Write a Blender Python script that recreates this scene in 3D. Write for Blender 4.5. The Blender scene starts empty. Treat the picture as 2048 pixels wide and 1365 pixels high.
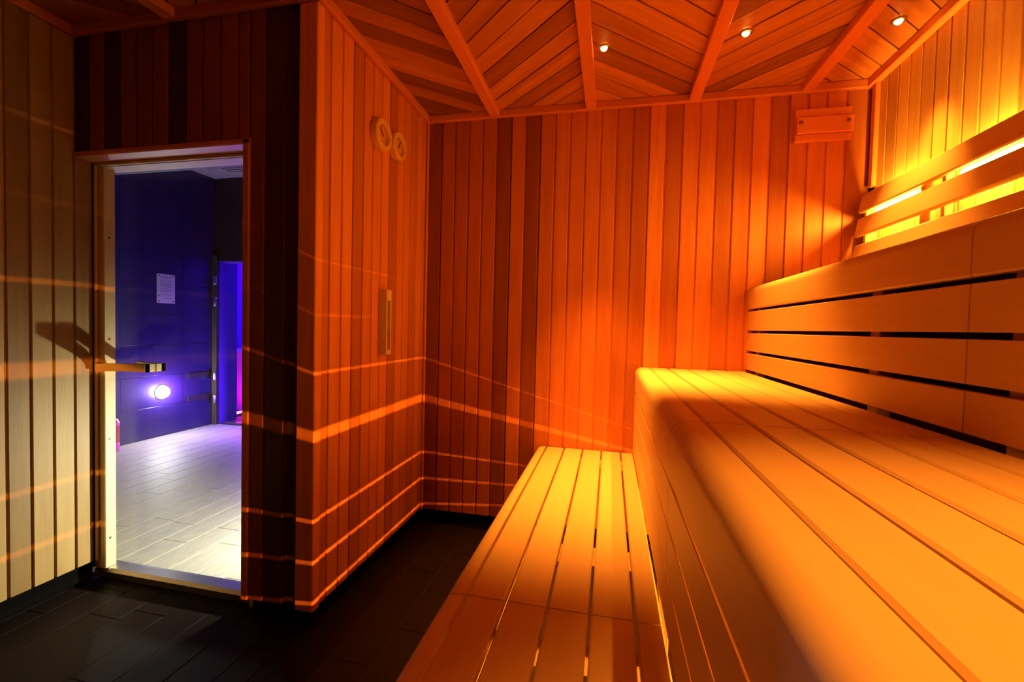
import bpy, math, random
from mathutils import Matrix, Vector

# ------------------------------------------------------------------ camera, world, exposure
scene = bpy.context.scene
C = scene.collection
YAW, PITCH, ROLL, EYE, FPX = 0.216, -0.0312, 0.0239, 1.1542, 891.43
cam_data = bpy.data.cameras.new('camera')
cam_data.sensor_width = 36.0
cam_data.lens = FPX / 2048 * 36.0
cam_data.clip_start = 0.02
cam = bpy.data.objects.new('camera', cam_data)
C.objects.link(cam)
fw = Vector((-math.sin(YAW) * math.cos(PITCH), math.cos(YAW) * math.cos(PITCH), math.sin(PITCH)))
rt = Vector((math.cos(YAW), math.sin(YAW), 0))
up = rt.cross(fw)
r2 = rt * math.cos(ROLL) + up * math.sin(ROLL)
u2 = up * math.cos(ROLL) - rt * math.sin(ROLL)
M = Matrix((r2, u2, -fw)).transposed().to_4x4()
M.translation = (0, 0, EYE)
cam.matrix_world = M
scene.camera = cam

world = bpy.data.worlds.new('world')
world.use_nodes = True
world.node_tree.nodes['Background'].inputs[0].default_value = (0, 0, 0, 1)
world.node_tree.nodes['Background'].inputs[1].default_value = 0
scene.world = world
vs = scene.view_settings
vs.view_transform = 'Standard'
vs.look = 'None'
vs.exposure = -0.46
vs.gamma = 1.0
vs.use_curve_mapping = False
cy = scene.cycles
cy.max_bounces = 14
cy.diffuse_bounces = 8
cy.glossy_bounces = 4
cy.transparent_max_bounces = 12
cy.sample_clamp_indirect = 6.0
cy.use_denoising = True
cy.caustics_reflective = False
cy.caustics_refractive = False

# light strengths (lamps themselves are built with their fixtures further down)
WARM = (1.0, 0.30, 0.025)
SPOT_W = 120.0
UNDER_E = 2300.0
BACK_E = 390.0
HALL_W = 255.0
random.seed(7)

# ------------------------------------------------------------------ plan of the place (metres)
Y1, Y2, XC, XL, XR = 1.423, 2.392, -1.044, -2.173, 1.152
YR = -1.60                 # wall behind the camera
ZB, ZT, ZC = 0.09, 2.295, 2.33
DOOR_X, DOOR_Z = -1.353, 1.81
HW_X, HW_Y, HW_Z = -4.28, 4.11, 2.70    # hall beyond the door

# ------------------------------------------------------------------ helpers
W = {}                      # world matrix of every object
MESH = {}

def _link(o, parent, mat):
    C.objects.link(o)
    if parent is not None:
        o.parent = parent
        o.matrix_basis = W[parent.name].inverted() @ mat
    else:
        o.matrix_basis = mat
    W[o.name] = mat.copy()
    return o

def T(x, y, z):
    return Matrix.Translation((x, y, z))

def axes(X, Y, Z, loc):
    m = Matrix((Vector(X), Vector(Y), Vector(Z))).transposed().to_4x4()
    m.translation = Vector(loc)
    return m

def mesh(name, verts, faces, mat, smooth=False):
    me = bpy.data.meshes.new(name)
    me.from_pydata([tuple(v) for v in verts], [], faces)
    me.validate()
    me.update()
    me.materials.append(mat)
    if smooth:
        me.polygons.foreach_set('use_smooth', [True] * len(me.polygons))
    return me

def put(name, me, parent=None, mat=None, tone=None, **props):
    o = bpy.data.objects.new(name, me)
    _link(o, parent, mat if mat is not None else Matrix())
    if tone is not None:
        o.color = (tone, tone ** 1.25, tone ** 1.4, 1)
    for k, v in props.items():
        o[k] = v
    return o

def thing(name, label, category, loc=(0, 0, 0), group=None, kind=None):
    o = bpy.data.objects.new(name, None)
    o.empty_display_size = 0.05
    _link(o, None, T(*loc))
    o['label'] = label
    o['category'] = category
    if group:
        o['group'] = group
    if kind:
        o['kind'] = kind
    return o

def prism(prof, x0, x1):
    """profile [(y,z)...] extruded along x"""
    n = len(prof)
    v = [(x0, a, b) for a, b in prof] + [(x1, a, b) for a, b in prof]
    f = [(i, (i + 1) % n, n + (i + 1) % n, n + i) for i in range(n)]
    f += [tuple(reversed(range(n))), tuple(range(n, 2 * n))]
    return v, f

def chamfer_rect(w, h, c=0.003):
    return [(c, 0), (w - c, 0), (w, c), (w, h - c), (w - c, h), (c, h), (0, h - c), (0, c)]

def box_vf(x0, x1, y0, y1, z0, z1):
    v = [(x, y, z) for x in (x0, x1) for y in (y0, y1) for z in (z0, z1)]
    f = [(0, 1, 3, 2), (4, 6, 7, 5), (0, 4, 5, 1), (2, 3, 7, 6), (0, 2, 6, 4), (1, 5, 7, 3)]
    return v, f

def join(parts):
    V, F = [], []
    for v, f in parts:
        o = len(V)
        V += list(v)
        F += [tuple(i + o for i in q) for q in f]
    return V, F

def bbox(name, parent, x0, x1, y0, y1, z0, z1, mat, c=0.003, tone=None, **props):
    """bevelled box between world coordinates; local X runs along its longest side"""
    d = (x1 - x0, y1 - y0, z1 - z0)
    ax = max(range(3), key=lambda i: d[i])
    if ax == 0:
        L, w, h = d[0], d[1], d[2]
        m = axes((1, 0, 0), (0, 1, 0), (0, 0, 1), (x0, y0, z0))
    elif ax == 1:
        L, w, h = d[1], d[0], d[2]
        m = axes((0, 1, 0), (-1, 0, 0), (0, 0, 1), (x1, y0, z0))
    else:
        L, w, h = d[2], d[0], d[1]
        m = axes((0, 0, 1), (1, 0, 0), (0, 1, 0), (x0, y0, z0))
    c = min(c, w * 0.3, h * 0.3)
    key = ('bx', round(L, 4), round(w, 4), round(h, 4), c, mat.name)
    if key not in MESH:
        MESH[key] = mesh(name, *prism(chamfer_rect(w, h, c), 0, L), mat)
    return put(name, MESH[key], parent, m, tone, **props)

def lathe(prof, n=32):
    """profile [(r, x)...] turned about the x axis"""
    V, F = [], []
    m = len(prof)
    for i in range(n):
        a = 2 * math.pi * i / n
        for r, x in prof:
            V.append((x, r * math.cos(a), r * math.sin(a)))
    for i in range(n):
        j = (i + 1) % n
        for k in range(m - 1):
            F.append((i * m + k, i * m + k + 1, j * m + k + 1, j * m + k))
    return V, F

def cyl_x(r, x0, x1, n=24):
    return lathe([(0.0001, x0), (r, x0), (r, x1), (0.0001, x1)], n)

# ------------------------------------------------------------------ materials
def new_mat(name):
    m = bpy.data.materials.new(name)
    m.use_nodes = True
    nt = m.node_tree
    return m, nt, nt.nodes['Principled BSDF'], nt.nodes, nt.links

def plain(name, col, rough=0.5, metal=0.0, noise=0.0, scale=30, spec=0.5):
    m, nt, b, N, L = new_mat(name)
    b.inputs['Roughness'].default_value = rough
    b.inputs['Metallic'].default_value = metal
    b.inputs['Specular IOR Level'].default_value = spec
    if noise:
        tc = N.new('ShaderNodeTexCoord')
        nz = N.new('ShaderNodeTexNoise'); nz.inputs['Scale'].default_value = scale
        nz.inputs['Detail'].default_value = 5
        mx = N.new('ShaderNodeMixRGB'); mx.blend_type = 'MIX'
        mx.inputs[1].default_value = tuple(c * (1 - noise) for c in col) + (1,)
        mx.inputs[2].default_value = tuple(min(1, c * (1 + noise)) for c in col) + (1,)
        L.new(tc.outputs['Object'], nz.inputs['Vector'])
        L.new(nz.outputs['Fac'], mx.inputs[0])
        L.new(mx.outputs[0], b.inputs['Base Color'])
    else:
        b.inputs['Base Color'].default_value = tuple(col) + (1,)
    return m

def glow(name, col, strength):
    m, nt, b, N, L = new_mat(name)
    b.inputs['Base Color'].default_value = (0.8, 0.8, 0.8, 1)
    b.inputs['Emission Color'].default_value = tuple(col) + (1,)
    b.inputs['Emission Strength'].default_value = strength
    return m

def wood(name, light, dark, rough=0.5, grain=1.0, bump=0.15, spec=0.35):
    """timber whose grain runs along each piece's local X; piece tone comes from the object's own colour"""
    m, nt, b, N, L = new_mat(name)
    tc = N.new('ShaderNodeTexCoord')
    oi = N.new('ShaderNodeObjectInfo')
    off = N.new('ShaderNodeVectorMath'); off.operation = 'SCALE'
    cb = N.new('ShaderNodeCombineXYZ')
    for k in range(3):
        L.new(oi.outputs['Random'], cb.inputs[k])
    off.inputs['Scale'].default_value = 37.0
    L.new(cb.outputs[0], off.inputs[0])
    add = N.new('ShaderNodeVectorMath'); add.operation = 'ADD'
    L.new(tc.outputs['Object'], add.inputs[0]); L.new(off.outputs[0], add.inputs[1])
    mp = N.new('ShaderNodeMapping'); mp.inputs['Scale'].default_value = (1.1, 16, 16)
    L.new(add.outputs[0], mp.inputs['Vector'])
    n1 = N.new('ShaderNodeTexNoise'); n1.inputs['Scale'].default_value = 1.6
    n1.inputs['Detail'].default_value = 3; n1.inputs['Distortion'].default_value = 0.6
    L.new(mp.outputs[0], n1.inputs['Vector'])
    mp2 = N.new('ShaderNodeMapping'); mp2.inputs['Scale'].default_value = (4.0, 170, 170)
    L.new(add.outputs[0], mp2.inputs['Vector'])
    n2 = N.new('ShaderNodeTexNoise'); n2.inputs['Scale'].default_value = 2.0
    n2.inputs['Detail'].default_value = 4
    L.new(mp2.outputs[0], n2.inputs['Vector'])
    ramp = N.new('ShaderNodeValToRGB')
    ramp.color_ramp.elements[0].position = 0.5 - 0.16 / grain
    ramp.color_ramp.elements[1].position = 0.5 + 0.16 / grain
    ramp.color_ramp.elements[0].color = tuple(dark) + (1,)
    ramp.color_ramp.elements[1].color = tuple(light) + (1,)
    mxf = N.new('ShaderNodeMath'); mxf.operation = 'MULTIPLY_ADD'
    mxf.inputs[1].default_value = 0.72
    m2 = N.new('ShaderNodeMath'); m2.operation = 'MULTIPLY'; m2.inputs[1].default_value = 0.28
    L.new(n2.outputs['Fac'], m2.inputs[0])
    L.new(n1.outputs['Fac'], mxf.inputs[0]); L.new(m2.outputs[0], mxf.inputs[2])
    L.new(mxf.outputs[0], ramp.inputs[0])
    mul = N.new('ShaderNodeMixRGB'); mul.blend_type = 'MULTIPLY'; mul.inputs[0].default_value = 1
    L.new(ramp.outputs[0], mul.inputs[1]); L.new(oi.outputs['Color'], mul.inputs[2])
    L.new(mul.outputs[0], b.inputs['Base Color'])
    b.inputs['Roughness'].default_value = rough
    b.inputs['Specular IOR Level'].default_value = spec
    bp = N.new('ShaderNodeBump'); bp.inputs['Strength'].default_value = bump
    bp.inputs['Distance'].default_value = 0.002
    L.new(n2.outputs['Fac'], bp.inputs['Height']); L.new(bp.outputs[0], b.inputs['Normal'])
    return m

CEDAR = wood('cedar_board', (0.84, 0.325, 0.12), (0.66, 0.215, 0.07), rough=0.45, grain=0.8)
CEIL = wood('cedar_ceiling_board', (0.66, 0.29, 0.11), (0.42, 0.155, 0.05), rough=0.5, grain=0.9)
BENCH = wood('pale_bench_timber', (0.80, 0.62, 0.34), (0.72, 0.53, 0.28), rough=0.42, grain=0.5, bump=0.08)
CEDAR2 = wood('dimmed_cedar_board', (0.42, 0.275, 0.105), (0.32, 0.19, 0.065), rough=0.5, grain=0.7)  # left wall's dimness painted in as duller, less red cedar
CEDAR3 = wood('pale_glow_cedar_board', (0.90, 0.64, 0.28), (0.74, 0.46, 0.18), rough=0.45, grain=0.7)  # paler cedar; puts the lamps' yellow glow into the right wall's boards
FRAME = wood('pine_frame', (0.76, 0.62, 0.36), (0.68, 0.53, 0.30), rough=0.5, grain=0.5)
BACKING = plain('dark_backing', (0.05, 0.018, 0.008), 0.9, noise=0.3)
BLACK = plain('black_plinth', (0.0015, 0.0012, 0.0012), 0.9, noise=0.2, spec=0.05)
GROUT = plain('floor_grout', (0.05, 0.03, 0.02), 0.8, noise=0.2)
DARKIN = plain('dark_light_block', (0.05, 0.02, 0.01), 0.9, noise=0.2)  # colour of the added boards that block light under the highest bench
STEEL = plain('brushed_steel', (0.55, 0.54, 0.55), 0.3, metal=1.0, noise=0.08)
SCREW = plain('dark_screw', (0.08, 0.05, 0.03), 0.5, metal=0.6)
DARKMETAL = plain('black_iron', (0.03, 0.028, 0.026), 0.45, metal=0.4, noise=0.2)

def tile_mat(name, col, rough, scale=9, spec=0.5):
    m, nt, b, N, L = new_mat(name)
    b.inputs['Specular IOR Level'].default_value = spec
    tc = N.new('ShaderNodeTexCoord'); oi = N.new('ShaderNodeObjectInfo')
    add = N.new('ShaderNodeVectorMath'); add.operation = 'ADD'
    cb = N.new('ShaderNodeCombineXYZ')
    ml = N.new('ShaderNodeMath'); ml.operation = 'MULTIPLY'; ml.inputs[1].default_value = 50
    L.new(oi.outputs['Random'], ml.inputs[0])
    for k in range(3):
        L.new(ml.outputs[0], cb.inputs[k])
    L.new(tc.outputs['Object'], add.inputs[0]); L.new(cb.outputs[0], add.inputs[1])
    mp = N.new('ShaderNodeMapping'); mp.inputs['Scale'].default_value = (1.5, 9, 9)
    L.new(add.outputs[0], mp.inputs['Vector'])
    nz = N.new('ShaderNodeTexNoise'); nz.inputs['Scale'].default_value = scale
    nz.inputs['Detail'].default_value = 5
    L.new(mp.outputs[0], nz.inputs['Vector'])
    mx = N.new('ShaderNodeMixRGB')
    mx.inputs[1].default_value = tuple(c * 0.6 for c in col) + (1,)
    mx.inputs[2].default_value = tuple(c * 1.4 for c in col) + (1,)
    L.new(nz.outputs['Fac'], mx.inputs[0]); L.new(mx.outputs[0], b.inputs['Base Color'])
    rr = N.new('ShaderNodeMapRange'); rr.inputs[3].default_value = rough - 0.06; rr.inputs[4].default_value = rough + 0.08
    L.new(nz.outputs['Fac'], rr.inputs[0]); L.new(rr.outputs[0], b.inputs['Roughness'])
    bp = N.new('ShaderNodeBump'); bp.inputs['Strength'].default_value = 0.12; bp.inputs['Distance'].default_value = 0.002
    L.new(nz.outputs['Fac'], bp.inputs['Height']); L.new(bp.outputs[0], b.inputs['Normal'])
    return m

FTILE = tile_mat('wood_look_floor_tile', (0.011, 0.006, 0.005), 0.5, spec=0.10)
HTILE = tile_mat('lit_hall_floor_tile', (0.36, 0.33, 0.30), 0.55)  # hall copy of the floor tile, lightened to paint in lamp light
WTILE = tile_mat('dark_blue_wall_tile', (0.018, 0.011, 0.11), 0.34, 4)

def glass_mat(name='clear_glass'):
    m, nt, b, N, L = new_mat(name)
    N.remove(b)
    out = N['Material Output']
    tr = N.new('ShaderNodeBsdfTransparent'); tr.inputs[0].default_value = (0.95, 0.97, 0.96, 1)
    gl = N.new('ShaderNodeBsdfGlossy'); gl.inputs['Roughness'].default_value = 0.02
    lw = N.new('ShaderNodeLayerWeight')
    pw = N.new('ShaderNodeMath'); pw.operation = 'POWER'; pw.inputs[1].default_value = 5.0
    fr = N.new('ShaderNodeMath'); fr.operation = 'MULTIPLY_ADD'; fr.inputs[1].default_value = 0.6; fr.inputs[2].default_value = 0.03
    L.new(lw.outputs['Facing'], pw.inputs[0]); L.new(pw.outputs[0], fr.inputs[0])
    mx = N.new('ShaderNodeMixShader')
    L.new(fr.outputs[0], mx.inputs[0]); L.new(tr.outputs[0], mx.inputs[1]); L.new(gl.outputs[0], mx.inputs[2])
    L.new(mx.outputs[0], out.inputs[0])
    return m
GLASS = glass_mat()

# ------------------------------------------------------------------ boards
def board_mesh(w, length, mat):
    key = ('board', round(w, 4), round(length, 3), mat.name)
    if key not in MESH:
        t = 0.014
        prof = [(0, 0), (w, 0), (w, t - 0.0025), (w - 0.002, t), (0.0105, t), (0.0085, t - 0.0018), (0.0085, t - 0.007), (0, t - 0.007)]
        MESH[key] = mesh('board', *prism(prof, 0, length), mat)
    return MESH[key]

def clad(parent, start, direction, normal, widths, tones, spans, mat=CEDAR):
    """vertical tongue-and-groove boards; start = foot of the boards' face plane; spans(i, a, b) -> (z0, z1)"""
    d = Vector(direction); n = Vector(normal)
    X = Vector((0, 0, 1)); Yv = n.cross(X)      # X x Y = n
    a = 0.0
    for i, w in enumerate(widths):
        z0, z1 = spans(i, a, a + w)
        if z1 - z0 > 0.02:
            foot = Vector(start) + d * (a if Yv.dot(d) > 0 else a + w) - n * 0.014
            foot.z = z0
            put('board', board_mesh(w, z1 - z0, mat), parent, axes(X, Yv, n, foot), tones[i % len(tones)])
        a += w

def rtones(n, lo=0.55, hi=1.1, dark=0.15):
    return [random.uniform(0.3, 0.45) if random.random() < dark else random.uniform(lo, hi) for _ in range(n)]

def struct(name, me, label, category):
    return put(name, me, None, None, None, kind='structure', label=label, category=category)

def slab(name, boxes, mat, label, category):
    return struct(name, mesh(name, *join([box_vf(*b) for b in boxes]), mat), label, category)

full = lambda i, a, b: (ZB, ZT + 0.02)

# --- floor: one bed with separate plank tiles
floor = slab('floor', [(XL - 0.1, 1.40, YR - 0.1, 1.545, -0.08, -0.004), (-1.15, 1.40, 1.545, Y2 + 0.09, -0.08, -0.004)], GROUT,
             'dark wood-look tiled sauna floor in front of the benches', 'floor')
floor_hall = slab('floor_hall', [(HW_X - 0.1, -1.15, 1.545, 6.6, -0.08, -0.004), (-1.15, 1.40, 2.55, 6.6, -0.08, -0.004)], plain('dark_hall_grout', (0.03, 0.027, 0.025), 0.8, noise=0.2),
                  'wood-look tiled hall floor, lamp light painted in, behind the glass door', 'floor')
def add_tiles(x0, x1, y0, y1, mat=FTILE, bed=None):
    k0, k1 = math.floor((x0 + 0.755) / 0.15), math.ceil((x1 + 0.755) / 0.15)
    known = {-1: 1.337, -2: 1.715, 0: 1.531, -10: 1.86}
    for k in range(k0, k1):
        xa, xb = max(x0, -0.755 + 0.15 * k), min(x1, -0.755 + 0.15 * (k + 1))
        if xb - xa < 0.02:
            continue
        o = known.get(k, random.Random(k).uniform(0, 0.59))
        n0 = math.floor((y0 - o) / 0.59)
        y = o + 0.59 * n0
        while y < y1:
            ya, yb = max(y, y0), min(y + 0.59, y1)
            if yb - ya > 0.02:
                bbox('floor_tile', bed or floor, round(xa + 0.0015, 4), round(xb - 0.0015, 4), round(ya + 0.0015, 4), round(yb - 0.0015, 4), -0.012, 0.0, mat, 0.0012)
            y += 0.59
add_tiles(XL - 0.03, -1.10, YR, 1.50)
add_tiles(-1.10, -0.305, YR, Y2 + 0.02)
add_tiles(HW_X, -1.19, 1.585, HW_Y, HTILE, floor_hall)

# --- back wall
wall_back = slab('wall_back', [(XC - 0.1, 1.40, Y2 + 0.014, Y2 + 0.09, ZB, ZC + 0.05)], BACKING,
                 'far cedar-clad sauna wall of upright boards behind the bench ends', 'wall')
bt = [0.34, 0.55, 0.55, 0.62, 0.60, 0.33, 0.70, 0.36, 0.72, 0.82, 0.80, 0.86, 0.84, 0.66, 0.60, 1.12, 0.62, 0.98, 0.95, 0.66, 0.80, 1.08, 0.56, 0.82, 0.85, 0.95, 0.62, 0.75]
clad(wall_back, (XC, Y2, 0), (1, 0, 0), (0, -1, 0), [0.094] + [0.08] * 25 + [0.102], bt, full)
# --- recess side wall (carries the round gauges)
wall_recess = slab('wall_recess', [(XC - 0.1, XC - 0.014, Y1 + 0.03, Y2 + 0.09, ZB, ZC + 0.05)], BACKING,
                   'short cedar-clad side wall of the recess with the round gauges', 'wall')
rtn = [0.72, 0.95, 0.98, 0.62, 0.85, 0.92, 0.98, 0.60, 0.88, 0.85, 0.72, 0.90, 0.8]
clad(wall_recess, (XC, 1.462, 0), (0, 1, 0), (1, 0, 0), [0.047] + [0.0762] * 11 + [0.045], rtn, full)
# --- door wall
wall_door = slab('wall_door', [(DOOR_X + 0.005, XC - 0.014, Y1 + 0.014, 1.50, ZB, ZC + 0.05),
                               (XL - 0.08, DOOR_X + 0.005, Y1 + 0.014, 1.50, DOOR_Z + 0.02, ZC + 0.05)], BACKING,
                 'cedar-clad wall around the open view of the glass door', 'wall')
dwt = [0.12, 0.35, 0.5, 0.14, 0.5, 0.45, 0.36, 0.15, 0.5, 0.52, 0.5, 0.42, 0.16, 0.5]
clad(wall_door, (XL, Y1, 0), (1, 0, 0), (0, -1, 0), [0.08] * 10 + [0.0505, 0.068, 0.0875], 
     [0.05, 0.26, 0.06, 0.3, 0.26, 0.3, 0.06, 0.3, 0.3, 0.34, 0.34, 0.26, 0.07],  # tones lowered to paint the wall's shade into its boards
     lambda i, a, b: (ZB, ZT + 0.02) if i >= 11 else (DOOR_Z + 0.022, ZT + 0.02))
# --- left wall (also forms the left cheek of the door recess)
wall_left = slab('wall_left', [(XL - 0.09, XL - 0.014, YR - 0.1, 1.49, ZB, ZC + 0.05)], BACKING,
                 'left cedar-clad sauna wall lit through the glass door', 'wall')
lw = [0.066] + [0.0722] * 42
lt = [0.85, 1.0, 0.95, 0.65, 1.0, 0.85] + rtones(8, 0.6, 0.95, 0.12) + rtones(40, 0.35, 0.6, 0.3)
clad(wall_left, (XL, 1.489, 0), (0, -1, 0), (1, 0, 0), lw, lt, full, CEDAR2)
# --- right wall
wall_right = slab('wall_right', [(XR + 0.014, XR + 0.09, YR - 0.1, Y2 + 0.09, 0.93, ZC + 0.05), (1.33, 1.40, YR - 0.1, Y2 + 0.09, 0.0, 0.93), (XR + 0.09, 1.40, YR - 0.1, Y2 + 0.09, 0.93, 0.97)], BACKING,
                  'right cedar-clad sauna wall glowing behind the slatted backrest', 'wall')
rwt = [0.80, 0.72, 1.0, 0.9, 0.75, 0.78, 0.85, 0.95, 1.05, 1.08, 0.7] + rtones(50, 0.75, 1.05, 0.1)
clad(wall_right, (XR, Y2 - 0.045, 0), (0, -1, 0), (-1, 0, 0), [0.0735] * 53, rwt, lambda i, a, b: (1.02, ZT + 0.02), CEDAR3)
# --- rear wall behind the viewpoint
wall_rear = slab('wall_rear', [(XL - 0.09, 1.40, YR - 0.09, YR - 0.014, 0.0, ZC + 0.05)], BACKING,
                 'cedar-clad sauna wall at the near end of the benches', 'wall')
clad(wall_rear, (XL, YR, 0), (1, 0, 0), (0, 1, 0), [0.0792] * 42, rtones(42, 0.25, 0.4), full)

# --- black recessed plinths
slab('baseboard_back', [(XC - 0.05, -0.3, Y2 + 0.03, Y2 + 0.06, 0, ZB)], BLACK, 'black recessed plinth under the far wall', 'baseboard')
slab('baseboard_recess', [(XC - 0.06, XC - 0.03, Y1 + 0.04, Y2 + 0.03, 0, ZB), (DOOR_X + 0.02, XC - 0.03, Y1 + 0.035, Y1 + 0.06, 0, ZB)], BLACK,
     'black recessed plinth turning round the recess corner', 'baseboard')
slab('baseboard_left', [(XL - 0.06, XL - 0.03, YR, 1.50, 0, ZB)], BLACK, 'black recessed plinth under the left wall', 'baseboard')

# --- ceiling: herringbone boards between battens
ceiling = slab('ceiling', [(XL - 0.09, XR + 0.09, YR - 0.09, Y2 + 0.09, ZC + 0.012, ZC + 0.06)], BACKING,
               'cedar sauna ceiling of slanting boards set herringbone between battens', 'ceiling')
def clip_poly(poly, axis, val, keep_less):
    out = []
    for i in range(len(poly)):
        p, q = poly[i], poly[(i + 1) % len(poly)]
        ip = (p[axis] <= val) if keep_less else (p[axis] >= val)
        iq = (q[axis] <= val) if keep_less else (q[axis] >= val)
        if ip:
            out.append(p)
        if ip != iq:
            t = (val - p[axis]) / (q[axis] - p[axis])
            out.append((p[0] + t * (q[0] - p[0]), p[1] + t * (q[1] - p[1])))
    return out
def ceil_panel(x0, x1, y0, y1, sign, pitch=0.088, phase=0.0):
    ang = math.radians(42) * sign
    d = Vector((math.cos(ang), math.sin(ang))); n = Vector((-d.y, d.x))
    o = Vector((x0, y0))
    cs = [(Vector(c) - o).dot(n) for c in ((x0, y0), (x1, y0), (x0, y1), (x1, y1))]
    s = math.floor(min(cs) / pitch) * pitch + phase * pitch
    while s < max(cs):
        a, b = s + 0.003, s + pitch - 0.003
        poly = [o + n * a - d * 6, o + n * a + d * 6, o + n * b + d * 6, o + n * b - d * 6]
        poly = [(p.x, p.y) for p in poly]
        for ax, v, less in ((0, x0, False), (0, x1, True), (1, y0, False), (1, y1, True)):
            poly = clip_poly(poly, ax, v, less) if poly else poly
        if len(poly) >= 3:
            c = Vector((sum(p[0] for p in poly) / len(poly), sum(p[1] for p in poly) / len(poly)))
            loc = [((Vector(p) - c).dot(d), (Vector(p) - c).dot(n)) for p in poly]
            area = sum(loc[i][0] * loc[(i + 1) % len(loc)][1] - loc[(i + 1) % len(loc)][0] * loc[i][1] for i in range(len(loc))) / 2
            if abs(area) > 0.0012:
                k = len(loc)
                dz = random.uniform(0, 0.0025)
                V = [(u, v, 0.0 - dz) for u, v in loc] + [(u, v, 0.014) for u, v in loc]
                F = [tuple(range(k - 1, -1, -1)), tuple(range(k, 2 * k))] + [(i, (i + 1) % k, k + (i + 1) % k, k + i) for i in range(k)]
                tone = random.choice([0.42, 0.5, 0.62, 0.75, 0.85, 0.92, 1.0, 1.0])
                put('ceiling_board', mesh('ceiling_board', V, F, CEIL), ceiling,
                    axes((d.x, d.y, 0), (n.x, n.y, 0), (0, 0, 1), (c.x, c.y, ZC)), tone)
        s += pitch
BAT = [-1.67, -1.16, -0.645, -0.131, 0.374, 0.872]
edges = [XL] + BAT + [XR]
for i in range(7):
    ytop = Y2 if i >= 2 else Y1 + 0.02
    ceil_panel(edges[i], edges[i + 1], YR, ytop, 1 if i % 2 == 0 else -1, phase=0.3 * i)
for i, bx in enumerate(BAT):
    ye = Y2 - 0.0 if i >= 2 else Y1
    bbox('batten', ceiling, bx - 0.027, bx + 0.027, YR, ye - 0.002, ZC - 0.036, ZC, CEDAR, 0.003, random.uniform(0.85, 1.05))
# --- ceiling edge trims and corner posts
def trim(i, label, *b, tone=0.9, mat=CEDAR):
    x0, x1, y0, y1, z0, z1 = b
    return bbox('trim_%d' % i, None, x0, x1, y0, y1, z0, z1, mat, 0.004, tone, kind='structure', label=label, category='trim')
TZ0, TZ1 = ZC - 0.040, ZC - 0.001
trim(1, 'cedar moulding between the ceiling and the far wall', XC + 0.024, XR - 0.036, Y2 - 0.026, Y2 - 0.001, TZ0, TZ1, tone=0.85)
trim(2, 'cedar moulding between the ceiling and the short recess wall', XC + 0.001, XC + 0.023, Y1 - 0.02, Y2 - 0.001, TZ0, TZ1, tone=0.85)
trim(3, 'cedar moulding between the ceiling and the wall over the door', XL + 0.024, XC - 0.001, Y1 - 0.023, Y1 - 0.001, TZ0, TZ1, tone=0.6)
trim(4, 'cedar moulding between the ceiling and the left wall', XL + 0.001, XL + 0.023, YR + 0.03, Y1 - 0.001, TZ0, TZ1, tone=0.7)
trim(5, 'brightly lit cedar moulding between the ceiling and the right wall', XR - 0.034, XR - 0.001, YR + 0.03, Y2 - 0.001, TZ0, TZ1, tone=0.95)
trim(6, 'cedar corner post where the door wall meets the recess', -1.1165, XC + 0.004, Y1 - 0.004, 1.461, ZB - 0.005, TZ0 - 0.001, tone=1.0)
trim(7, 'narrow cedar post closing the right edge of the door recess', DOOR_X, -1.3225, Y1 - 0.006, 1.50, ZB - 0.002, DOOR_Z + 0.02, tone=0.75)
trim(8, 'cedar lintel strip over the door recess', XL + 0.001, -1.3225, Y1 - 0.006, 1.50, DOOR_Z, DOOR_Z + 0.0215, tone=0.75)
trim(9, 'short upright cedar strip in the corner above the backrest', XR - 0.022, XR - 0.001, Y2 - 0.066, Y2 - 0.032, 1.83, TZ0 - 0.001, tone=1.0)
trim(10, 'slim cedar strip in the corner between recess wall and far wall', XC + 0.001, XC + 0.016, Y2 - 0.016, Y2 - 0.001, ZB, TZ0 - 0.001, tone=0.8)

# ------------------------------------------------------------------ sauna door
door = thing('door_1', 'frameless glass sauna door with wooden handle in a pine frame', 'door', (-1.76, 1.55, 0), kind='structure')
bbox('frame_stop', door, XL, XL + 0.012, 1.489, 1.498, ZB, DOOR_Z - 0.002, FRAME, 0.002, 0.95)
bbox('frame_jamb', door, XL - 0.02, XL + 0.04, 1.502, 1.548, 0.051, 1.795, FRAME, 0.003, 1.0)
bbox('frame_jamb', door, XL - 0.03, XL - 0.012, 1.549, 1.583, 0.0, 1.80, FRAME, 0.003, 0.9)
bbox('frame_jamb', door, -1.392, DOOR_X - 0.001, 1.502, 1.583, 0.0, 1.80, FRAME, 0.003, 0.9)
bbox('frame_head', door, XL, DOOR_X, 1.502, 1.548, 1.796, 1.84, FRAME, 0.003, 0.95)
bbox('frame_head', door, XL, DOOR_X, 1.549, 1.583, 1.80, 1.84, FRAME, 0.003, 0.9)
bbox('frame_stop', door, XL, DOOR_X, 1.489, 1.498, 1.797, DOOR_Z - 0.001, FRAME, 0.002, 0.95)
bbox('threshold', door, XL - 0.02, -1.393, 1.502, 1.583, 0.0, 0.05, STEEL, 0.012)
bbox('glass_pane', door, XL - 0.011, -1.394, 1.569, 1.577, 0.054, 1.793, GLASS, 0.001)
for z in (0.18, 0.62, 1.06, 1.50):
    s = put('screw', mesh('screw', *cyl_x(0.0045, 0, 0.002, 12), SCREW), door, T(XL + 0.0395, 1.522, z))
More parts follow.
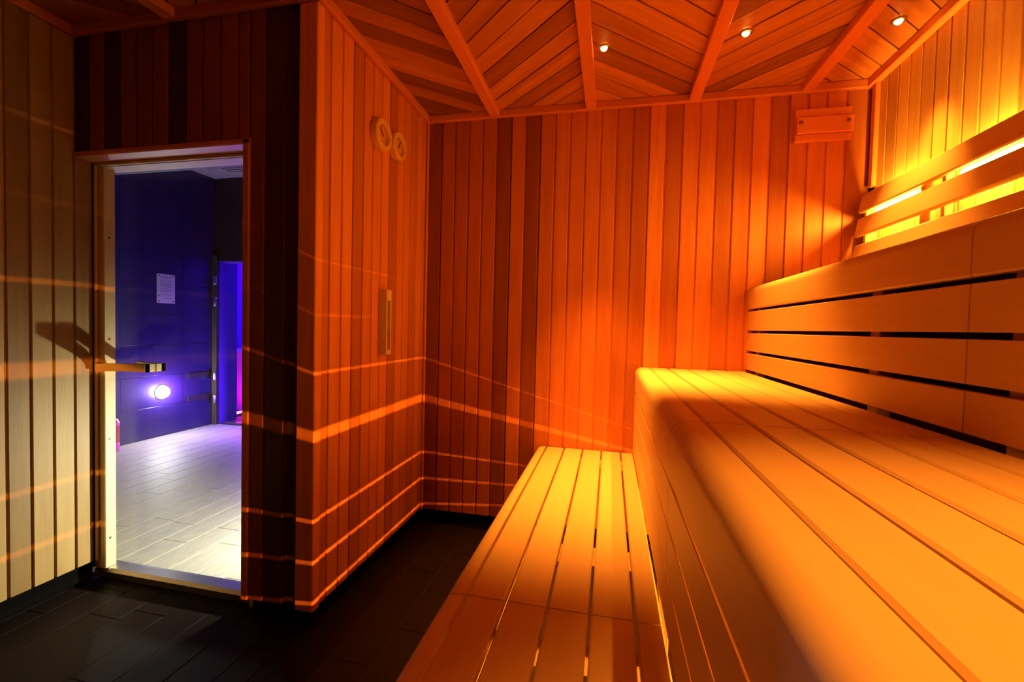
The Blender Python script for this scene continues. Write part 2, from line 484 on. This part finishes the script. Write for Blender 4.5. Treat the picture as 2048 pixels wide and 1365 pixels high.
# bent wooden handle bars, one each side of the glass
def handle(sign, name='handle'):
    y0 = 1.569 if sign < 0 else 1.577
    pts = []
    n = 14
    for i in range(n + 1):
        t = i / n
        x = -1.945 - 0.205 * t
        d = 0.042 if t < 0.45 else 0.042 + 0.05 * ((t - 0.45) / 0.55) ** 2
        pts.append((x, d))
    V, F = [], []
    h = 0.017; th = 0.020
    for x, d in pts:
        for a, b in ((d - th, -h), (d, -h), (d, h), (d - th, h)):
            V.append((x + 1.945, sign * a, b))
    for i in range(n):
        for k in range(4):
            F.append((i * 4 + k, i * 4 + (k + 1) % 4, i * 4 + 4 + (k + 1) % 4, i * 4 + 4 + k))
    F += [(0, 1, 2, 3), tuple(n * 4 + k for k in (3, 2, 1, 0))]
    bv, bf = box_vf(-0.03, 0.0, min(0, sign * 0.0425), max(0, sign * 0.0425), -h, h)
    v, f = join([(V, F), (bv, bf)])
    return put(name, mesh('handle', v, f, FRAME), door, T(-1.945, y0, 0.938), 1.0)
handle(-1)
handle(1)

# ------------------------------------------------------------------ benches
def slat_part(name, parent, x0, x1, y0, y1, z0, z1, c=0.004, mat=BENCH):
    return bbox(name, parent, x0, x1, y0 + 0.0, y1, z0, z1, mat, c, random.uniform(0.93, 1.04))

def nosing(parent, xf, xb, y0, y1, zt, zb, th=0.026, r=0.034):
    prof = []   # (x, z)
    prof.append((xb, zt))
    prof.append((xb, zt - th))
    prof.append((xf + th, zt - th))
    prof.append((xf + th, zb))
    prof.append((xf + 0.004, zb)); prof.append((xf, zb + 0.004))
    for i in range(9):
        a = math.pi - math.pi / 2 * i / 8
        prof.append((xf + r + r * math.cos(a), zt - r + r * math.sin(a)))
    prof.append((xb - 0.003, zt))
    # local X = world Y, local Y = -world X
    pr = [(-(x - xf), z - zb) for x, z in prof]
    me = mesh('nosing', *prism(pr, 0, y1 - y0), BENCH, True)
    me.set_sharp_from_angle(angle=math.radians(30))
    return put('nosing', me, parent, axes((0, 1, 0), (-1, 0, 0), (0, 0, 1), (xf, y0, zb)), random.uniform(0.97, 1.03))

def bench(label, y0, y1, xf, xb, zt, top, risers, zn, xend):
    b = thing('sauna_bench', label, 'bench', ((xf + xb) / 2, (y0 + y1) / 2, 0), group=None)
    nosing(b, xf, top[0] - 0.003, y0, y1, zt, zn)
    for a, c in zip(top, top[1:] + [xend]):
        slat_part('top_slat', b, a + 0.0035, c - 0.0035, y0, y1, zt - 0.026, zt)
    for z0, z1 in risers:
        slat_part('riser_slat', b, xf + 0.001, xf + 0.021, y0, y1, z0, z1, 0.0015)
    n = 2
    for i in range(n):
        y = y0 + 0.06 + (y1 - y0 - 0.16) * (0.55 if i == 0 else 1.0) * (i if i else 0.4)
        bbox('support_post', b, xf + 0.0275, xf + 0.06, y, y + 0.045, 0.0, zt - 0.027, BENCH, 0.003, 0.8)
        bbox('support_rail', b, xf + (0.105 if zt > 1.2 else 0.061), xend - 0.01, y, y + 0.04, zt - 0.066, zt - 0.027, BENCH, 0.003, 0.8)
    return b
SEAM = 1.003
mods = (('far', SEAM + 0.002, Y2 - 0.006), ('near', YR + 0.02, SEAM - 0.002))
for nm, a, b in mods:
    w = 'far section of the ' if nm == 'far' else 'near section of the '
    lowl = 'far section of the lowest pale slatted bench, under a yellow light pool' if nm == 'far' else 'near section of the lowest pale slatted bench, dim orange at the photo bottom'
    midl = 'far section of the middle pale slatted bench, brightest yellow beside the far wall' if nm == 'far' else 'near section of the middle pale slatted bench, filling the bottom right corner'
    topl = 'far section of the highest pale slatted bench, under the backrest by the vent' if nm == 'far' else 'near section of the highest pale slatted bench, right of the upright joint'
    bench(lowl, a, b, -0.372, 0.145, 0.511, [-0.3185, -0.221, -0.1235, -0.026, 0.0725],
          [(0.286, 0.384), (0.180, 0.275), (0.080, 0.168)], 0.395, 0.1355)
    bench(midl, a, b, 0.132, 0.656, 0.963, [0.2005, 0.2945, 0.388, 0.482, 0.5705],
          [(0.7405, 0.829), (0.636, 0.7335), (0.530, 0.6275)], 0.8375, 0.653)
    tb = bench(topl, a, b, 0.656, 1.14, 1.380, [0.725, 0.82, 0.915, 1.01, 1.105],
          [(1.165, 1.256), (1.067, 1.152), (0.974, 1.054)], 1.269, 1.150)
    bbox('shade_panel', tb, 0.745, 0.757, a, b, 0.9305, 1.352, DARKIN, 0.002)  # added dark sheet standing in for shade behind the riser gaps
# unseen board added to keep strip light out of the highest bench
bbox('bench_light_block', None, 0.665, XR + 0.01, YR, Y2 - 0.002, 0.90, 0.93, DARKIN, 0.002, kind='structure',
     label='added dark light-blocking board hidden under the highest bench', category='panel')

# ------------------------------------------------------------------ backrest and its lamps
def backrest(label, y0, y1, brackets):
    b = thing('backrest', label, 'backrest', (1.09, (y0 + y1) / 2, 1.384))
    for z, x in ((1.478, 1.066), (1.600, 1.074), (1.708, 1.086)):
        w, t, tilt = 0.086, 0.020, math.radians(9)
        L = y1 - y0
        me = mesh('backrest_slat', *prism(chamfer_rect(w, t, 0.005), 0, L), BENCH)
        X = Vector((0, 1, 0)); Yv = Vector((math.sin(tilt), 0, math.cos(tilt))); Z = X.cross(Yv)
        put('backrest_slat', me, b, axes(X, Yv, Z, (x, y0, z)), random.uniform(0.95, 1.03))
    for y in brackets:
        bbox('bracket', b, 1.104, 1.1505 if y == 2.30 else 1.128, y, y + 0.022, 1.386, 1.79, BENCH, 0.003, 0.75)
    return b
backrest('slatted backrest of three pale boards near the wooden vent', SEAM + 0.002, 2.335, (1.06, 1.49, 1.815, 1.925, 2.30))
backrest('slatted backrest of three pale boards beside the viewpoint', YR + 0.1, SEAM - 0.002, (-1.3, -0.7, 0.45, 0.93))
LAMP = glow('warm_lamp_diffuser', (1.0, 0.44, 0.035), BACK_E)
def backrest_lamp(y, label, h=0.13):
    t = thing('backrest_lamp', label, 'lamp', (1.138, y, 1.70), group='lamps behind the backrest')
    bbox('lamp_base', t, 1.140, 1.151, y - h, y + h, 1.672, 1.728, STEEL, 0.003)
    v, f = lathe([(0.0005, 0.012 - h), (0.009, 0.017 - h), (0.0125, 0.03 - h), (0.0125, h - 0.03), (0.009, h - 0.017), (0.0005, h - 0.012)], 16)
    put('lamp_tube', mesh('lamp_tube', v, f, LAMP, True), t, axes((0, 1, 0), (-1, 0, 0), (0, 0, 1), (1.1262, y, 1.70)))
backrest_lamp(2.125, 'warm lamp tube behind the far end of the backrest', 0.155)
backrest_lamp(1.665, 'warm lamp tube behind the backrest at the right photo edge')
backrest_lamp(0.70, 'warm lamp tube behind the near backrest section')

# ------------------------------------------------------------------ light strip under the benches
strip = thing('light_strip', 'long warm light strip under the benches against the right wall', 'light', (1.28, 0.4, 0.31))
bbox('housing', strip, 1.282, 1.32, YR + 0.1, Y2 - 0.05, 0.275, 0.345, BLACK, 0.003)
bbox('diffuser', strip, 1.274, 1.2815, YR + 0.1, Y2 - 0.05, 0.3055, 0.3145, glow('under_bench_diffuser', (1.0, 0.30, 0.02), UNDER_E), 0.002)

bbox('added_baffle', strip, 1.222, 1.2815, YR + 0.1, Y2 - 0.05, 0.336, 0.3445, BLACK, 0.002)  # unseen baffles added to keep strip light off the bench undersides
bbox('added_baffle', strip, 1.222, 1.2815, YR + 0.1, Y2 - 0.05, 0.288, 0.296, BLACK, 0.002)

# ------------------------------------------------------------------ ceiling spots
LENS = glow('spot_lens', (1.0, 0.35, 0.05), 90.0)
def spot(x, y, label, watts=SPOT_W, size=56):
    t = thing('ceiling_spotlight', label, 'spotlight', (x, y, ZC), group='small ceiling spotlights')
    v, f = lathe([(0.014, 0.0), (0.024, 0.0), (0.024, -0.004), (0.020, -0.008), (0.014, -0.006)], 24)
    zax = axes((0, 0, 1), (1, 0, 0), (0, 1, 0), (x, y, ZC - 0.003))
    put('bezel', mesh('bezel', v, f, STEEL, True), t, zax)
    v, f = lathe([(0.0005, -0.016), (0.008, -0.0145), (0.0125, -0.010), (0.0138, -0.003), (0.0138, 0.0)], 20)
    put('lens', mesh('lens', v, f, LENS, True), t, zax)
    ld = bpy.data.lights.new('spot_beam', 'SPOT')
    ld.energy = watts; ld.color = WARM
    ld.spot_size = math.radians(size); ld.spot_blend = 1.0
    ld.shadow_soft_size = 0.012
    lo = bpy.data.objects.new('spot_beam', ld)
    _link(lo, t, T(x, y, ZC - 0.034))
    return t
spot(-0.06, 1.92, 'leftmost glowing ceiling spotlight, beside the batten above the lowest bench', 560)
spot(0.482, 1.923, 'middle glowing ceiling spotlight, above the middle bench', 370)
spot(1.009, 1.95, 'rightmost glowing ceiling spotlight, close to the lit right wall', 260)
spot(0.482, 0.30, 'glowing ceiling spotlight overhead of the viewpoint, above the middle bench', 210)
spot(1.009, 0.30, 'glowing ceiling spotlight overhead of the viewpoint, near the right wall')

# ------------------------------------------------------------------ things on the walls
DIAL = plain('gauge_dial', (0.62, 0.27, 0.10), 0.4, noise=0.15, scale=20)
INK = plain('dark_ink', (0.03, 0.02, 0.015), 0.6)
def gauge(y, z, r, label, ang):
    t = thing('wall_gauge', label, 'gauge', (XC, y, z), group='round wooden gauges')
    m = axes((1, 0, 0), (0, 1, 0), (0, 0, 1), (XC, y, z))
    d = 0.036
    prof = [(r - 0.004, 0.0), (r, 0.004), (r, d - 0.006), (r - 0.005, d), (r * 0.70, d), (r * 0.66, d - 0.004), (r * 0.64, d - 0.012)]
    put('rim', mesh('rim', *lathe(prof, 40), CEDAR3, False), t, m, 0.9)
    put('dial', mesh('dial', *lathe([(0.0003, d - 0.012), (r * 0.66, d - 0.012), (r * 0.66, 0.002), (0.0003, 0.002)], 32), DIAL), t, m)
    nv, nf = box_vf(d - 0.0115, d - 0.0095, -0.0025, 0.0025, -0.008, r * 0.5)
    put('needle', mesh('needle', nv, nf, INK), t, m @ Matrix.Rotation(ang, 4, 'X'))
    parts = []
    for k in range(13):
        a = math.radians(-130 + 260 * k / 12)
        cx, cz = math.sin(a) * r * 0.55, math.cos(a) * r * 0.55
        parts.append(box_vf(d - 0.0118, d - 0.0108, cx - 0.0018, cx + 0.0018, cz - 0.004, cz + 0.004))
    put('scale_marks', mesh('scale_marks', *join(parts), INK), t, m)
gauge(1.846, 2.000, 0.070, 'larger round wooden wall gauge, upper left of the pair on the recess wall', 0.7)
gauge(2.000, 2.008, 0.066, 'round wooden wall gauge nearer the far wall, right of the pair', -0.5)

tm = thing('sand_timer', 'tall narrow wooden sauna timer hung on the recess wall', 'timer', (XC, 1.897, 1.013))
ty0, ty1, tz0, tz1 = 1.875, 1.921, 1.013, 1.313
bbox('back_board', tm, XC + 0.001, XC + 0.016, ty0, ty1, tz0, tz1, FRAME, 0.002, 0.95)
bbox('side_rail', tm, XC + 0.0165, XC + 0.042, ty0, ty0 + 0.009, tz0, tz1, FRAME, 0.002, 1.0)
bbox('side_rail', tm, XC + 0.0165, XC + 0.042, ty1 - 0.009, ty1, tz0, tz1, FRAME, 0.002, 1.0)
bbox('end_block', tm, XC + 0.0165, XC + 0.042, ty0 + 0.0095, ty1 - 0.0095, tz0, tz0 + 0.022, FRAME, 0.002, 1.05)
bbox('end_block', tm, XC + 0.0165, XC + 0.042, ty0 + 0.0095, ty1 - 0.0095, tz1 - 0.05, tz1, FRAME, 0.002, 1.05)
bulb = [(0.0005, 0.0), (0.008, 0.004), (0.0105, 0.03), (0.0105, 0.075), (0.003, 0.112), (0.0105, 0.15), (0.0105, 0.195), (0.008, 0.221), (0.0005, 0.225)]
put('glass_tube', mesh('glass_tube', *lathe(bulb, 16), GLASS, True), tm, axes((0, 0, 1), (1, 0, 0), (0, 1, 0), (XC + 0.0285, 1.898, 1.0365)))
put('sand', mesh('sand', *lathe([(0.0005, 0.003), (0.007, 0.005), (0.0095, 0.03), (0.0095, 0.07), (0.0005, 0.078)], 14), plain('red_sand', (0.5, 0.09, 0.03), 0.9, noise=0.3, scale=300)), tm, axes((0, 0, 1), (1, 0, 0), (0, 1, 0), (XC + 0.0285, 1.898, 1.0365)))

vt = thing('air_vent', 'wooden sliding air vent cover with two knobs high on the far wall', 'vent', (0.94, Y2, 2.06))
bbox('back_plate', vt, 0.826, 1.060, Y2 - 0.012, Y2 - 0.0005, 2.062, 2.212, CEDAR, 0.002, 1.0)
bbox('top_rail', vt, 0.826, 1.060, Y2 - 0.022, Y2 - 0.0125, 2.174, 2.212, CEDAR, 0.003, 1.05)
bbox('bottom_rail', vt, 0.826, 1.060, Y2 - 0.022, Y2 - 0.0125, 2.062, 2.094, CEDAR, 0.003, 1.05)
slide = bbox('sliding_board', vt, 0.830, 1.066, Y2 - 0.032, Y2 - 0.0125, 2.0955, 2.1725, CEDAR, 0.004, 1.1)
KNOB = plain('brown_knob', (0.16, 0.055, 0.02), 0.5)
for kx in (0.846, 1.042):
    put('knob', mesh('knob', *lathe([(0.0004, 0.009), (0.006, 0.008), (0.0085, 0.004), (0.0085, 0.0)], 16), KNOB, True), slide,
        axes((0, -1, 0), (1, 0, 0), (0, 0, -1), (kx, Y2 - 0.0322, 2.145 if kx < 0.9 else 2.143)))

# ------------------------------------------------------------------ hall beyond the door
HWALL = plain('black_hall_wall', (0.012, 0.010, 0.018), 0.6, noise=0.2)
PALE = plain('pale_hall_ceiling', (0.45, 0.42, 0.42), 0.8, noise=0.05)
wall_hall = slab('wall_hall', [(HW_X - 0.12, HW_X - 0.010, 1.585, HW_Y + 0.14, 0.0, HW_Z + 0.05)], HWALL, 'dark blue tiled hall wall seen through the glass door', 'wall')
th, tw = 0.30, 0.60
r = 0
z = 0.0
while z < HW_Z - 0.01:
    y = 1.64 - (0.3 if r % 2 else 0.0)
    while y < HW_Y:
        a, b = max(y, 1.64), min(y + tw, HW_Y)
        zt = min(z + th, HW_Z)
        if b - a > 0.03:
            bbox('wall_tile', wall_hall, HW_X - 0.0105, HW_X, round(a + 0.0015, 4), round(b - 0.0015, 4), round(z + 0.0015, 4), round(zt - 0.0015, 4), WTILE, 0.001)
        y += tw
    z += th
    r += 1
EX0, EX1, EZ = -4.225, -3.76, 1.805
slab('wall_hall_end', [(HW_X - 0.12, EX0, HW_Y, HW_Y + 0.14, 0, HW_Z + 0.05), (EX1, 1.35, HW_Y, HW_Y + 0.14, 0, HW_Z + 0.05),
                       (EX0, EX1, HW_Y, HW_Y + 0.14, EZ, HW_Z + 0.05)], HWALL, 'black end wall of the hall around the purple doorway', 'wall')
slab('wall_hall_front', [(HW_X - 0.12, -2.29, 1.585, 1.64, 0, HW_Z + 0.05), (-2.29, -1.36, 1.585, 1.64, 1.815, HW_Z + 0.05),
                         (-1.395, -1.19, 1.585, 1.64, 0, HW_Z + 0.05)], HWALL, 'dark outer side of the sauna door wall, facing the hall', 'wall')
slab('wall_hall_right', [(-1.19, -1.15, 1.64, 2.55, 0, HW_Z + 0.05), (-1.15, 1.35, 2.50, 2.55, 0, HW_Z + 0.05), (1.30, 1.35, 2.55, HW_Y, 0, HW_Z + 0.05)], HWALL,
     'dark outer side of the sauna recess, facing the hall', 'wall')
slab('ceiling_hall', [(HW_X - 0.12, 1.35, 1.585, HW_Y + 0.14, HW_Z, HW_Z + 0.06)], PALE, 'pale grey hall ceiling with a vent grille', 'ceiling')
# purple room behind the hall
WHITE = plain('white_plaster', (0.5, 0.48, 0.5), 0.7, noise=0.04)
VIOLET = plain('violet_lit_plaster', (0.12, 0.035, 0.55), 0.7, noise=0.05)  # the room's violet light put into the plaster colour
slab('wall_purple_room', [(-5.55, -5.45, 4.25, 6.6, 0, 2.5), (-5.55, -2.7, 6.5, 6.6, 0, 2.5), (-2.8, -2.7, 4.25, 6.6, 0, 2.5),
                          (-5.55, HW_X - 0.12, 4.20, 4.25, 0, 2.5), (-5.55, -2.7, 4.25, 6.6, 2.5, 2.56), (-5.55, HW_X - 0.1, 4.25, 6.6, -0.08, 0.0)], VIOLET,
     'walls of the purple lit room beyond the hall doorway, violet light painted in', 'wall')
reveal = slab('trim_11', [(EX0, EX0 + 0.012, HW_Y + 0.004, HW_Y + 0.245, 0.0, EZ - 0.001), (EX0 + 0.012, EX1, HW_Y + 0.004, HW_Y + 0.14, EZ - 0.013, EZ - 0.001)], VIOLET,
              'lining of the purple doorway with violet light painted in', 'trim')
bbox('threshold_strip', reveal, EX0 + 0.013, EX1, HW_Y + 0.05, HW_Y + 0.12, -0.004, 0.014, STEEL, 0.004)
IRON = plain('dark_brown_post', (0.055, 0.042, 0.035), 0.5, noise=0.3)
d2 = thing('door_2', 'dark hinged door post at the left of the purple doorway', 'door', (-4.235, HW_Y, 0), kind='structure')
bbox('door_post', d2, HW_X + 0.003, EX0 + 0.008, HW_Y - 0.035, HW_Y - 0.001, 0.0, 1.86, IRON, 0.004)
for z in (1.585, 1.352, 0.54, 0.29):
    h = put('hinge', mesh('hinge', *lathe([(0.0004, -0.045), (0.016, -0.045), (0.018, -0.035), (0.018, 0.035), (0.016, 0.045), (0.0004, 0.045)], 16), STEEL, True),
            d2, axes((0, 0, 1), (1, 0, 0), (0, 1, 0), (EX0 + 0.012, HW_Y - 0.055, z)))
for z in (0.565, 0.325):
    bbox('hinge_strap', d2, HW_X + 0.001, HW_X + 0.012, HW_Y - 0.32, HW_Y - 0.037, z - 0.03, z + 0.03, DARKMETAL, 0.003)

# low hall lamps
LAMPW = glow('white_hall_lamp', (1.0, 0.95, 0.88), 420.0)
def hall_lamp(x, y, z, nx, label, watts, lens):
    t = thing('wall_lamp', label, 'lamp', (x, y, z), group='low white hall lamps')
    m = axes((nx, 0, 0), (0, nx, 0), (0, 0, 1), (x, y, z))
    put('bezel', mesh('bezel', *lathe([(0.072, 0.0005), (0.074, 0.004), (0.070, 0.008), (0.063, 0.008), (0.061, 0.004)], 32), STEEL, True), t, m)
    put('lens', mesh('lens', *lathe([(0.0005, 0.062), (0.028, 0.057), (0.048, 0.042), (0.058, 0.022), (0.060, 0.004)], 32), lens, True), t, m)
    if watts:
        ld = bpy.data.lights.new('lamp_beam', 'SPOT')
        ld.energy = watts; ld.color = (1.0, 0.96, 0.68); ld.spot_size = math.radians(140); ld.spot_blend = 1.0
        ld.shadow_soft_size = 0.02
        lo = bpy.data.objects.new('lamp_beam', ld)
        aim = Vector((nx, -0.35, -0.45)).normalized()
        Xv = Vector((0, 0, 1)).cross(-aim).normalized()
        _link(lo, t, axes(Xv, (-aim).cross(Xv), -aim, (x + nx * 0.09, y, z)))
hall_lamp(HW_X + 0.001, 3.52, 0.435, 1, 'glaring white lamp low on the dark blue hall wall', 0, LAMPW)
hall_lamp(-1.191, 2.22, 0.44, -1, 'white lamp low on the outer side of the sauna recess, shining across the hall', HALL_W, glow('white_lamp_frosted_lens', (1.0, 0.95, 0.85), 20.0))

violet_fill = thing('wall_lamp', 'added unseen violet fill lamp right of the purple doorway', 'lamp', (-3.58, HW_Y, 0.35))  # added out of view to tint the hall wall violet
vm = axes((0, -1, 0), (1, 0, 0), (0, 0, -1), (-3.58, HW_Y - 0.001, 0.35))
put('bezel', mesh('bezel', *lathe([(0.060, 0.0005), (0.062, 0.004), (0.058, 0.008), (0.051, 0.008), (0.049, 0.004)], 32), STEEL, True), violet_fill, vm)
put('lens', mesh('lens', *lathe([(0.0005, 0.050), (0.022, 0.046), (0.038, 0.034), (0.046, 0.018), (0.048, 0.004)], 32), glow('violet_fill_lens', (0.22, 0.03, 1.0), 1100.0), True), violet_fill, vm)

# notice on the hall wall
PAPER = plain('notice_sheet', (0.62, 0.56, 0.66), 0.6)
GREYINK = plain('grey_print', (0.33, 0.29, 0.36), 0.7)
sg = thing('notice', 'white notice sheet with lines of print fixed to the dark hall wall', 'sign', (HW_X, 3.56, 1.307))
sx = HW_X + 0.001
bbox('sheet', sg, sx, sx + 0.005, 3.468, 3.652, 1.307, 1.592, PAPER, 0.001)
for i, (za, ya, yb, hh) in enumerate([(1.555, 3.505, 3.615, 0.012), (1.523, 3.500, 3.620, 0.006), (1.508, 3.500, 3.600, 0.006), (1.493, 3.500, 3.625, 0.006), (1.478, 3.500, 3.610, 0.006),
                                      (1.463, 3.500, 3.625, 0.006), (1.448, 3.500, 3.590, 0.006), (1.433, 3.500, 3.625, 0.006), (1.418, 3.500, 3.600, 0.006), (1.385, 3.510, 3.62, 0.006), (1.352, 3.515, 3.62, 0.007)]):
    bbox('print_line', sg, sx + 0.0051, sx + 0.0056, ya, yb, za, za + hh, GREYINK, 0.0001)
for ya, za in ((3.49, 1.575), (3.632, 1.575), (3.488, 1.325), (3.632, 1.325), (3.489, 1.375)):
    put('fixing', mesh('fixing', *cyl_x(0.006, 0, 0.004, 12), INK), sg, T(sx + 0.005, ya, za))

# red canister at the hall wall, mostly hidden by the door jamb
cn = thing('canister', 'slim red canister on the hall floor, mostly hidden by the door jamb', 'canister', (-4.17, 2.985, 0))
cm = axes((0, 0, 1), (1, 0, 0), (0, 1, 0), (-4.17, 2.985, 0))
RED = plain('red_enamel', (0.55, 0.02, 0.05), 0.35, noise=0.1)
PINK = plain('pink_band', (0.75, 0.10, 0.45), 0.35)
put('body', mesh('body', *lathe([(0.0005, 0.001), (0.055, 0.001), (0.055, 0.25), (0.045, 0.275), (0.02, 0.29), (0.0005, 0.29)], 28), RED, True), cn, cm)
put('band', mesh('band', *lathe([(0.0555, 0.005), (0.058, 0.008), (0.058, 0.07), (0.0555, 0.073)], 28), PINK, True), cn, cm)
put('band', mesh('band', *lathe([(0.0555, 0.225), (0.058, 0.228), (0.058, 0.25), (0.0555, 0.253)], 28), PINK, True), cn, cm)

# ceiling vent grille in the hall
gv = thing('ceiling_vent', 'square vent grille in the pale hall ceiling above the dark wall', 'vent', (-3.72, 3.78, HW_Z))
gx0, gx1, gy0, gy1 = -3.92, -3.52, 3.60, 3.96
for b in ((gx0, gx1, gy0, gy0 + 0.04), (gx0, gx1, gy1 - 0.04, gy1), (gx0, gx0 + 0.04, gy0 + 0.041, gy1 - 0.041), (gx1 - 0.04, gx1, gy0 + 0.041, gy1 - 0.041)):
    bbox('vent_frame', gv, *b, HW_Z - 0.018, HW_Z - 0.001, WHITE, 0.003)
for k in range(5):
    y = gy0 + 0.06 + k * 0.055
    bbox('vent_slat', gv, gx0 + 0.042, gx1 - 0.042, y, y + 0.022, HW_Z - 0.014, HW_Z - 0.004, WHITE, 0.002)
bbox('vent_back', gv, gx0 + 0.04, gx1 - 0.04, gy0 + 0.04, gy1 - 0.04, HW_Z - 0.0035, HW_Z - 0.0005, INK, 0.001)

# purple room: white counter and its lamps
ct = thing('counter', 'white counter glowing blue and magenta in the purple room', 'counter', (-4.85, 5.05, 0))
bbox('counter_body', ct, -5.30, -4.62, 4.86, 5.6, 0.001, 0.72, WHITE, 0.004)
bbox('counter_top', ct, -5.32, -4.58, 4.82, 5.62, 0.721, 0.75, WHITE, 0.006)
vl = thing('tube_lamp', 'violet tube lamp under the purple room ceiling', 'lamp', (-4.2, 5.2, 2.45))
bbox('tube_housing', vl, -4.24, -4.16, 4.7, 5.7, 2.462, 2.499, STEEL, 0.003)
bbox('tube', vl, -4.22, -4.18, 4.72, 5.68, 2.43, 2.461, glow('violet_tube', (0.22, 0.012, 1.0), 800.0), 0.01)
ml = thing('floor_lamp_strip', 'magenta light strip on the purple room floor by the doorway', 'lamp', (-4.5, 4.6, 0))
bbox('strip_housing', ml, -4.42, -4.36, 4.40, 4.80, 0.001, 0.03, STEEL, 0.003)
bbox('strip_diffuser', ml, -4.415, -4.365, 4.41, 4.79, 0.0305, 0.04, glow('magenta_strip', (1.0, 0.01, 0.75), 260.0), 0.002)
